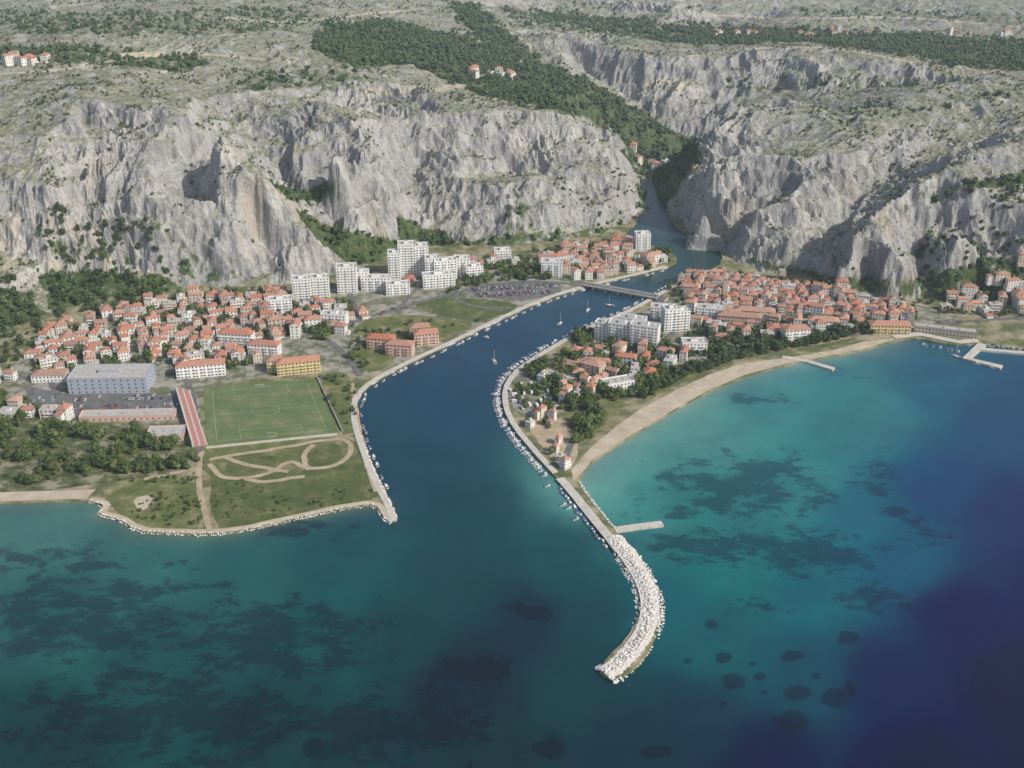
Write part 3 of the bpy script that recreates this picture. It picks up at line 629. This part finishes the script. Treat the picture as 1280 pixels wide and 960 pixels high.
def trees(name,poly,n,smin,smax,kind='leaf',avoid=True,gap=-.1):
    W=[P(x,y)[:2] for x,y in poly]; A_=np.array(W); lo=A_.min(0); hi=A_.max(0)
    X=RNG.uniform(lo[0],hi[0],n*6); Y=RNG.uniform(lo[1],hi[1],n*6); k=inpoly(X,Y,W); 
    dn=fbm(X/28,Y/28,2,7); k&=dn>gap
    X=X[k][:n]; Y=Y[k][:n]
    if avoid:
        O=np.array(OCC); d=np.sqrt((X[:,None]-O[None,:,0])**2+(Y[:,None]-O[None,:,1])**2)-O[None,:,2]; k=d.min(1)>.1; X=X[k];Y=Y[k]
    if len(X)==0: return
    Zt=np.maximum(LZ,terrain(X,Y)); scatter(name,TL if kind=='leaf' else TP,np.stack([X,Y,Zt],1),smin+(smax-smin)*RNG.random(len(X))**1.6,[M['trunk'],M['leaf' if kind=='leaf' else 'pine']])
trees('woodland_trees',[(-80,512),(0,518),(60,530),(150,540),(240,550),(252,575),(235,588),(180,592),(100,598),(0,612),(-80,615)],330,4,12,gap=.0)
trees('pine_grove',[(-150,360),(20,365),(55,400),(40,440),(0,470),(-150,480)],300,3.5,8,'pine')
trees('pine_grove',[(60,350),(110,340),(200,347),(220,362),(160,388),(75,402)],300,3.5,8,'pine')
trees('town_trees',[(40,460),(60,412),(150,382),(250,365),(340,362),(440,380),(450,410),(345,430),(320,455),(240,475),(190,455),(60,475)],720,3.5,9)
trees('park_trees',[(335,400),(370,395),(420,405),(415,425),(360,430)],70,6,10)
trees('roadside_trees',[(-80,490),(30,500),(60,525),(-80,520)],50,5,10)
trees('park_trees',[(590,335),(680,330),(690,350),(620,352),(560,368)],120,5,9)
trees('park_trees',[(640,318),(760,305),(840,312),(840,335),(700,350),(660,340)],200,4,8)
trees('camp_trees',[(650,462),(720,440),(760,450),(760,500),(745,545),(715,560),(712,520),(690,490)],240,5,11,gap=-.2)
trees('camp_trees',[(636,482),(690,470),(712,490),(700,515),(655,520)],60,4,7,avoid=False,gap=-.1)
trees('camp_trees',[(650,528),(700,520),(725,545),(712,590),(690,575)],12,4,7,gap=-.2)
trees('camp_trees',[(715,420),(800,400),(850,445),(830,480),(770,505),(720,450)],360,5,10,gap=-.4)
trees('beachside_pines',[(790,490),(850,460),(930,440),(1000,430),(1080,412),(1100,418),(1040,428),(985,438),(925,450),(860,472),(800,502)],380,4,9,'pine',gap=-.4)
trees('old_town_trees',[(830,350),(900,340),(1000,355),(1145,382),(1145,405),(1040,412),(900,430),(850,400)],420,3.5,7.5,gap=-.4)
trees('promenade_trees',[(850,425),(900,410),(980,410),(1080,405),(1090,415),(1000,432),(920,442),(860,455)],260,5,9,'pine',gap=-.4)
trees('seafront_trees',[(1020,398),(1075,395),(1080,415),(1030,425),(990,440),(985,420)],60,5,9,'pine')
trees('hillside_pines',[(1140,352),(1220,330),(1290,332),(1500,332),(1500,400),(1290,400),(1150,390)],460,4,8,'pine')
trees('meadow_shrubs',[(125,600),(250,592),(258,660),(175,655)],90,1.5,4)
trees('meadow_shrubs',[(262,600),(470,605),(470,625),(264,660)],90,1,2.6)
trees('riverside_trees',[(445,415),(560,400),(620,392),(560,420),(500,445),(420,470)],70,3,6.5)
trees('wall_trees',[(395,465),(445,470),(445,530),(424,535)],20,3,6)
flat=np.flatnonzero((veg.ravel()>.25)&(vmask.ravel()>.45)&(soil.ravel()<.3)&(zf>2)&(YY.ravel()<2900)&(np.abs(UU.ravel())<.56))
cell=(YY.ravel()[flat])*np.where(YY.ravel()[flat]>1650,3.2,1.3)*veg.ravel()[flat]**1.3
dn=sstep(-.4,.1,fbm(V[flat,0]/35,V[flat,1]/35,3,5)); pr=cell*dn; pr/=pr.sum()
pick=RNG.choice(flat,12000,p=pr,replace=False)
scatter('hillside_forest',TS,V[pick]-[0,0,.6],3.5+4.5*RNG.random(len(pick))**1.5,[M['trunk'],M['hpine']])
sl=np.abs(np.gradient(ZZ,axis=0)/np.gradient(YY,axis=0)).ravel()
flat=np.flatnonzero((zf>6)&(YY.ravel()<2500)&(np.abs(UU.ravel())<.56)&(sl<1.0))
cell=(YY.ravel()[flat])*np.where(YY.ravel()[flat]>1650,3.2,1.3)*(.05+sstep(-.05,.35,fbm(V[flat,0]/55,V[flat,1]/55,4,6)))*np.where(YY.ravel()[flat]<1650,1.6,1); pr=cell/cell.sum()
pick=RNG.choice(flat,17000,p=pr,replace=False)
scatter('mountain_scrub',TS,V[pick]-[0,0,.6],1.4+2.8*RNG.random(len(pick))**2,[M['trunk'],M['scrub']])
# ---------------------------------------------------------------- breakwater boulders
cl=chaikin([P(x,y)[:2] for x,y in ((768,672),(793,706),(808,732),(814,760),(808,788),(790,814),(768,836),(757,842))],2)
cl=densify(cl,2,0,False); rock=[]
Lf=offs(cl,1)
for i,(p,q) in enumerate(zip(cl,Lf)):
    nx,ny=q[0]-p[0],q[1]-p[1]; hw=4+5.6*min(1,i/12)
    for _ in range(36):
        t=random.uniform(-hw,hw); z=2.9-abs(t)**1.6*.10
        rock.append((p[0]+nx*t+random.uniform(-1,1),p[1]+ny*t+random.uniform(-1,1),z+random.uniform(-.25,.25)))
def rocktpl(s):
    r=np.random.default_rng(s); V=I1[0]*(1+r.normal(0,.16,(len(I1[0]),1)))*[1,.8,.65]; return V,I1[1],0
RT=[rocktpl(i) for i in range(8)]
scatter('breakwater_boulders',RT,rock,RNG.uniform(.55,1.2,len(rock)),[M['rockpile']],1.)
sheet('breakwater_core',offs(cl,6)+offs(cl,-6)[::-1],2.2,M['rockpile'])
rk=[]
def edge_rocks(px,side,n,w=3,z=.6):
    pts=densify(chaikin([P(x,y)[:2] for x,y in px],1),1.5,0,False); O=offs(pts,1)
    for _ in range(n):
        i=random.randrange(len(pts)); t=side+random.uniform(-w,w)*.5; rk.append((pts[i][0]+(O[i][0]-pts[i][0])*t,pts[i][1]+(O[i][1]-pts[i][1])*t,z+random.uniform(-.3,.5)+1*(t>0)))
edge_rocks(COL[4:18],0,600); edge_rocks(COL[16:24],0,400,2.5); edge_rocks([(722,600),(731,616),(750,640),(770,664)],0,250)
edge_rocks([(1225,430),(1280,437),(1400,441)],0,200)
scatter('shore_boulders',RT,rk,RNG.uniform(.4,.9,len(rk)),[M['rockpile']],1.)
ribbon('stone_pier',[(768,662),(795,658),(828,654)],6,1.6,M['concrete'],0,ch=0,thick=4); ribbon('stone_groyne',[(978,446),(1008,451),(1042,461)],6,1.6,M['concrete'],0,ch=0,thick=4)
ribbon('harbour_pier',[(1228,430),(1208,448),(1252,459)],8,1.9,M['concrete'],0,ch=0,thick=4); ribbon('harbour_pier',[(1222,436),(1280,441),(1420,446)],6,1.8,M['concrete'],0,ch=0,thick=4)
ribbon('harbour_quay',[(1120,424),(1150,420),(1200,430),(1225,428)],9,1.95,M['concrete'],0,ch=0,side=4)
# ---------------------------------------------------------------- boats
def boatmesh(L,W,kind):
    mb=MB(); prof=[(-.5,.8),(-.3,.98),(0,1),(.2,.88),(.38,.5),(.5,.03)]
    rows=[]
    for t,w in prof:
        x=t*L; hw=w*W/2; sh=.9+.35*max(0,t)*2
        rows.append([(x,-hw,sh),(x*.94,-hw*.6,-.25),(x*.94,hw*.6,-.25),(x,hw,sh),(x,-hw*.8,sh-.12),(x,hw*.8,sh-.12)])
    for a_,b_ in zip(rows[:-1],rows[1:]):
        mb.quad(a_[0],a_[1],b_[1],b_[0],0); mb.quad(a_[1],a_[2],b_[2],b_[1],0); mb.quad(a_[2],a_[3],b_[3],b_[2],0)
        mb.quad(a_[0],b_[0],b_[4],a_[4],0); mb.quad(a_[3],a_[5],b_[5],b_[3],0); mb.quad(a_[4],b_[4],b_[5],a_[5],1)
    r=rows[0]; mb.quad(r[0],r[3],r[2],r[1],0)
    if kind==0: mb.box(-.12*L,.2*L,-W*.3,W*.3,.8,2.0,0,0,.35,.2); mb.box(-.05*L,.17*L,-W*.27,W*.27,1.25,1.6,2,2,.1,0)
    elif kind==1: mb.box(-.35*L,.05*L,-W*.36,W*.36,1.7,1.8,3); [mb.box(x_,x_+.08,s*W*.33,s*W*.33+.08,.8,1.7,0) for x_ in (-.33*L,0) for s in (-1,1)]; mb.box(.06*L,.25*L,-W*.3,W*.3,.8,1.3,0,0,.3,.1)
    else:
        mb.box(-.15*L,.22*L,-W*.28,W*.28,.85,1.4,0,0,.4,.2); mb.box(.04*L,.04*L+.16,-.08,.08,1.4,12,0); mb.box(-.38*L,.04*L,-.12,.12,2.2,2.5,3)
    return mb.mesh('moored_boat',[M['white'],M['wood'],M['glass'],M['boatblue']])
BM=[boatmesh(6,2.2,0),boatmesh(5,2.0,1),boatmesh(7.5,2.7,0),boatmesh(6,2.3,1),boatmesh(11,3.4,2)]
def boats(px,side,n,perp=True,t0=0,kinds=(0,1,1,2,3)):
    pts=chaikin([P(x,y)[:2] for x,y in px],1); d=[0]
    for a_,b_ in zip(pts[:-1],pts[1:]): d.append(d[-1]+math.hypot(b_[0]-a_[0],b_[1]-a_[1]))
    for i in range(n):
        s=(i+random.uniform(.1,.9))/n*d[-1]; j=max(k for k in range(len(d)-1) if d[k]<=s); t=(s-d[j])/(d[j+1]-d[j])
        a_,b_=pts[j],pts[j+1]; tx,ty=(b_[0]-a_[0])/(d[j+1]-d[j]),(b_[1]-a_[1])/(d[j+1]-d[j])
        sd_=side*random.uniform(.85,1.25)
        x=a_[0]+(b_[0]-a_[0])*t-ty*sd_; y=a_[1]+(b_[1]-a_[1])*t+tx*sd_
        ang=math.atan2(ty,tx)+(math.pi/2 if perp else 0)+random.uniform(-.2,.2)
        k=random.choice(kinds); obj('sailing_boat' if k==4 else 'motorboat',BM[k],(),(x,y,0),ang)
boats(RIV[10:],-5,74,True); boats(BWL[:4],-4,18,False); boats(RIV[5:11],-4.5,26,False)
boats(COL[20:27],-4,14,False); boats(COL[26:33],-4,26,False); boats(COL[32:36],-4,8,False)
boats([(1150,425),(1205,436)],-7,7,True); boats([(1215,448),(1250,456)],-7,3,False,kinds=(2,4))
boats([(700,600),(745,657)],-10,4,True)
for x,y,k in ((618,452,4),(762,382,4),(608,422,0),(735,388,4),(840,320,1),(700,405,4),(1195,446,4)):
    X,Y,_=P(x,y,0); obj('sailing_boat' if k==4 else 'motorboat',BM[k],(),(X,Y,0),random.uniform(0,6))
# ---------------------------------------------------------------- cars and caravans
mb=MB(); mb.box(-2.1,2.1,-.85,.85,.35,.95,0,None,.08,.05); mb.box(-1.3,.95,-.78,.78,.96,1.45,1,0,.4,.12)
for x in (-1.3,1.3):
    for y in (-.88,.68): mb.box(x-.33,x+.33,y,y+.2,0,.62,2,None,.12,0)
CAR=mb.mesh('parked_car',[M['carpaint'],M['glass'],M['rubber']])
def cars(poly_px,n,rows=None,rot=0):
    W=[P(x,y)[:2] for x,y in poly_px]; A_=np.array(W); r=math.radians(rot)
    cx,cy=A_.mean(0); cand=[]
    for j in range(-14,15):
        if j%3==0: continue
        for i in range(-40,41): 
            u=i*2.8; v=j*6.2; x=cx+u*math.cos(r)-v*math.sin(r); y=cy+u*math.sin(r)+v*math.cos(r)
            if inpoly(np.array([x]),np.array([y]),W)[0] and free(x,y,1): cand.append((x,y))
    random.shuffle(cand)
    for x,y in cand[:n]: obj('parked_car',CAR,(),(x,y,Z+.25),r+math.pi/2)
cars([(582,362),(635,354),(696,356),(698,365),(655,374),(600,371)],80,rot=8)
cars([(34,485),(80,494),(190,494),(240,503),(232,520),(110,524),(42,510)],50,rot=3)
cars([(430,425),(470,415),(500,420),(460,432)],20,rot=10)
for rd in ([(260,440),(330,425),(400,418),(450,400),(500,385)],[(900,404),(960,410),(1040,400),(1140,408),(1200,402)],[(860,390),(830,430),(790,465),(740,500)],[(60,470),(130,462),(210,452)],[(830,430),(900,440),(960,432)]):
    pts=chaikin([P(x,y)[:2] for x,y in rd],1)
    for a_,b_ in zip(pts[:-1],pts[1:]):
        for _ in range(2):
            t=random.random(); an=math.atan2(b_[1]-a_[1],b_[0]-a_[0]); s=random.choice([-1,1])*1.8
            obj('car',CAR,(),(a_[0]+(b_[0]-a_[0])*t-math.sin(an)*s,a_[1]+(b_[1]-a_[1])*t+math.cos(an)*s,Z+.35),an)
mb=MB(); mb.box(-2.5,2.5,-1.05,1.05,.5,2.5,0,None,.25,.08); mb.box(-3.3,-2.45,-.1,.1,.5,.65,1)
for s in (-1,1):
    for x in (-1.4,.7): mb.quad((x-.5,s*1.05,1.4),(x+.5,s*1.05,1.4),(x+.5,s*1.03,2.1),(x-.5,s*1.03,2.1),1)
    mb.box(-.35,.35,s*.9-.1,s*.9+.1,0,.7,1)
CV=mb.mesh('caravan',[M['white'],M['glass']])
W=[P(x,y)[:2] for x,y in ((638,484),(688,474),(708,492),(700,514),(657,522),(638,505))]
A_=np.array(W); c=0
while c<60:
    x=random.uniform(A_[:,0].min(),A_[:,0].max()); y=random.uniform(A_[:,1].min(),A_[:,1].max()); c+=1
    if inpoly(np.array([x]),np.array([y]),W)[0] and free(x,y,3): OCC.append((x,y,3)); obj('caravan',CV,(),(x,y,Z+.2),random.choice([0,.3,1.6,1.9]))
# ---------------------------------------------------------------- water
def s2l(c): return tuple(((v/255+.055)/1.055)**2.4 if v>10 else v/255/12.92 for v in c)
WC=[((-50,660),(66,108,104)),((60,650),(60,104,102)),((200,690),(46,96,96)),((60,760),(36,84,86)),((300,720),(34,84,88)),((200,850),(28,72,76)),((50,930),(16,56,62)),((350,930),(16,58,64)),((450,690),(26,72,82)),((500,800),(16,60,68)),((400,760),(24,74,80)),
((520,580),(24,60,80)),((580,640),(24,64,78)),((600,720),(18,62,72)),((700,700),(22,70,80)),((550,500),(26,62,86)),((620,430),(30,62,88)),((740,385),(36,68,90)),((840,330),(42,68,74)),((800,275),(44,70,82)),((660,770),(8,42,62)),((580,850),(8,40,58)),((720,870),(12,56,66)),((640,940),(8,48,58)),((740,780),(16,62,72)),
((760,600),(84,142,136)),((860,530),(72,132,128)),((800,620),(52,120,120)),((960,490),(54,120,124)),((880,640),(36,104,108)),((1000,600),(44,114,118)),((1080,520),(42,108,116)),((1080,640),(28,94,110)),((900,720),(26,98,104)),((1020,740),(20,90,102)),((1160,610),(10,60,100)),((1180,480),(28,84,106)),((1250,520),(12,64,98)),((1130,700),(14,78,104)),
((1260,640),(0,42,86)),((1200,760),(0,24,72)),((1280,850),(0,10,58)),((1120,860),(0,34,74)),((1000,850),(10,70,88)),((900,800),(14,80,92)),((850,760),(22,88,98)),((870,900),(6,52,72)),((960,950),(0,30,64)),((780,930),(8,50,66)),((1150,950),(0,14,60)),((1350,700),(0,20,70))]
wx_=np.concatenate([[-9000,-5000,-2500,-1300,-800],np.arange(-620,700,2.2),[800,1300,2500,5000,9000]]); wy_=np.concatenate([[-8000,-3000,-800,0,250],np.arange(380,1560,2.2),[1700,2000]])
WX,WY=np.meshgrid(wx_,wy_); wn=[len(wy_),len(wx_)]
px_,py_=proj(WX,np.maximum(WY,400),np.zeros_like(WX)); px_=np.clip(px_,-120,1400); py_=np.clip(py_,250,1010)
px0,py0=px_.copy(),py_.copy(); px_=px_+fbm(WX/60,WY/60,4,3)*24; py_=py_+fbm(WX/60,WY/60,4,13)*18
num=np.zeros(WX.shape+(3,)); den=np.zeros(WX.shape)
for (cx,cy),col in WC:
    w=1/(((px_-cx)**2+((py_-cy)*1.2)**2)/1300+1)**2.2; num+=w[...,None]*np.array(s2l(col)); den+=w
col=num/den[...,None]
col=np.maximum(col-np.array([.009,.010,.018]),np.array([.0002,.0012,.010]))*1.02
bp=np.array([P(x,y)[:2] for x,y in BEACH[:10]]); dist=np.full(WX.shape,1e9)
for a_,b_ in zip(bp[:-1],bp[1:]):
    d=b_-a_; t=np.clip(((WX-a_[0])*d[0]+(WY-a_[1])*d[1])/(d@d),0,1); dist=np.minimum(dist,np.hypot(WX-a_[0]-t*d[0],WY-a_[1]-t*d[1]))
sh=np.exp(-dist/11)[...,None]*.75; col=col*(1-sh)+sh*np.array([.18,.25,.21])
lp=np.array([P(x,y)[:2] for x,y in COL[1:16]]); dist=np.full(WX.shape,1e9)
for a_,b_ in zip(lp[:-1],lp[1:]):
    d=b_-a_; t=np.clip(((WX-a_[0])*d[0]+(WY-a_[1])*d[1])/(d@d),0,1); dist=np.minimum(dist,np.hypot(WX-a_[0]-t*d[0],WY-a_[1]-t*d[1]))
sh=np.exp(-dist/7)[...,None]*.6; col=col*(1-sh)+sh*np.array([.14,.17,.13])
dens=np.zeros(WX.shape)
for cx,cy,rx,ry,a_ in ((100,770,210,75,.95),(60,700,140,30,.75),(330,800,180,70,.95),(220,900,300,75,1.),(480,910,170,55,1.),(590,835,60,22,1.15),(660,765,45,16,1.1),(380,660,80,16,.95),(930,610,130,48,1.05),(860,600,50,18,.8),(960,590,55,22,1.2),(880,680,90,30,1.),(1000,690,130,40,.95),(1100,745,70,24,.95),(930,500,80,10,.8),(1060,470,80,12,.5),(1100,600,30,40,.8),(800,650,30,20,.5),(180,740,60,14,1.1),(345,820,50,14,1.1),(690,930,40,20,.8),(1150,670,40,50,.7),(850,640,40,20,.8),(940,760,60,20,.6)):
    dens=np.maximum(dens,a_*np.exp(-(((px0-cx)/rx)**2+((py0-cy)/ry)**2)))
sp_=np.full(WX.shape,-1.)
for cx,cy,rx,ry in ((990,901,27,16),(917,852,20,13),(996,866,20,12),(1045,872,24,15),(1060,797,16,10),(904,822,13,8),(990,820,18,9),(890,781,11,7),(950,846,10,6),(393,936,22,15),(688,935,24,18),(345,919,12,8),(300,900,12,7),(860,826,7,4),(940,830,6,4),(905,880,6,4),(955,866,7,4),(1020,845,8,5),(600,905,16,7),(455,925,14,8),(1062,862,10,14),(820,940,30,10),(1120,640,20,8)):
    r_=np.sqrt(((px0-cx)/rx)**2+((py0-cy)/ry)**2); sp_=np.maximum(sp_,1-r_)
Vw=np.stack([WX,WY,0*WX],-1).reshape(-1,3); idx=np.arange(wn[0]*wn[1]).reshape(wn)
Fw=np.stack([idx[:-1,:-1],idx[:-1,1:],idx[1:,1:],idx[1:,:-1]],-1).reshape(-1,4)
me=npmesh('sea_water',Vw,Fw,True)
ca=me.color_attributes.new('wcol','FLOAT_COLOR','POINT'); ca.data.foreach_set('color',np.concatenate([col,np.ones(WX.shape+(1,))],-1).astype(np.float32).ravel())
for nm,arr in (('dens',dens),('spots',sp_)):
    a=me.attributes.new(nm,'FLOAT','POINT'); a.data.foreach_set('value',arr.ravel().astype(np.float32))
m,nt,b=newmat('sea_water'); ac=N(nt,'ShaderNodeAttribute',attribute_name='wcol'); c=ac.outputs['Color']
ad=N(nt,'ShaderNodeAttribute',attribute_name='dens').outputs['Fac']; asp=N(nt,'ShaderNodeAttribute',attribute_name='spots').outputs['Fac']
mp=N(nt,'ShaderNodeMapping'); g=N(nt,'ShaderNodeNewGeometry'); nt.links.new(g.outputs['Position'],mp.inputs[0]); mp.inputs['Rotation'].default_value=(0,0,.5); mp.inputs['Scale'].default_value=(.8,1.2,1)
pn=noise(nt,.05,7,.74,mp.outputs[0],.25)
v=mathn(nt,'ADD',mathn(nt,'MULTIPLY',ad,.27),pn); dm=mrange(nt,v,.63,.75); dm=mathn(nt,'MULTIPLY',dm,mrange(nt,ad,.05,.3))
sn=mathn(nt,'ADD',asp,mathn(nt,'MULTIPLY',mathn(nt,'SUBTRACT',noise(nt,.14,5,.6),.5),1.1)); smk=mrange(nt,sn,.0,.36)
allm=mathn(nt,'MAXIMUM',mathn(nt,'MULTIPLY',dm,.85),mathn(nt,'MULTIPLY',smk,.9))
dark=mix(nt,1.,c,(.30,.33,.46),'MULTIPLY'); 
k=ramp(nt,noise(nt,.016,7,.68),[(.3,(.76,.78,.84)),(.7,(1.24,1.2,1.12))]); c=mix(nt,1.,c,k,'MULTIPLY'); c=mix(nt,allm,c,dark)
nt.links.new(c,b.inputs['Base Color']); b.inputs['Roughness'].default_value=.22; b.inputs['IOR'].default_value=1.33
bump(nt,b,noise(nt,.35,3,.7),.25,.5)
obj('sea_water',me,[m])
# ---------------------------------------------------------------- atmosphere (thin sea haze filling the air over the bay)
mb=MB(); mb.box(-9000,9000,-1500,9300,-3,900,0)
am=bpy.data.materials.new('atmosphere_haze'); am.use_nodes=True; nt=am.node_tree; nt.nodes.clear()
out=nt.nodes.new('ShaderNodeOutputMaterial'); vs=nt.nodes.new('ShaderNodeVolumeScatter'); vs.inputs['Density'].default_value=.000062; vs.inputs['Color'].default_value=(.80,.92,1,1); vs.inputs['Anisotropy'].default_value=.1
nt.links.new(vs.outputs[0],out.inputs['Volume'])
obj('atmosphere',mb.mesh('atmosphere',[am]))
# ---------------------------------------------------------------- light, world, camera
el,az=math.radians(39),math.radians(120)
w=bpy.data.worlds.new('World'); scene.world=w; w.use_nodes=True; nt=w.node_tree; bg=nt.nodes['Background']
sky=nt.nodes.new('ShaderNodeTexSky'); sky.sky_type='NISHITA'; sky.sun_disc=False; sky.sun_elevation=el; sky.sun_rotation=az; sky.dust_density=2.0
nt.links.new(sky.outputs[0],bg.inputs[0]); bg.inputs[1].default_value=.13
sd=Vector((math.sin(az)*math.cos(el),math.cos(az)*math.cos(el),math.sin(el)))
l=bpy.data.lights.new('sun','SUN'); l.energy=4.3; l.angle=math.radians(.5); l.color=(1,.95,.87)
lo=bpy.data.objects.new('sun',l); scene.collection.objects.link(lo); lo.rotation_euler=(-sd).to_track_quat('-Z','Y').to_euler(); lo.location=(600,-600,900)
cam=bpy.data.cameras.new('camera'); cam.sensor_width=36; cam.lens=36*F/1280; cam.clip_start=1; cam.clip_end=30000
co=bpy.data.objects.new('camera',cam); scene.collection.objects.link(co); co.location=(0,0,H); co.rotation_euler=(math.pi/2-TH,0,0); scene.camera=co
scene.view_settings.view_transform='Standard'; scene.view_settings.look='None'; scene.view_settings.exposure=0
print('objects',len(bpy.data.objects))
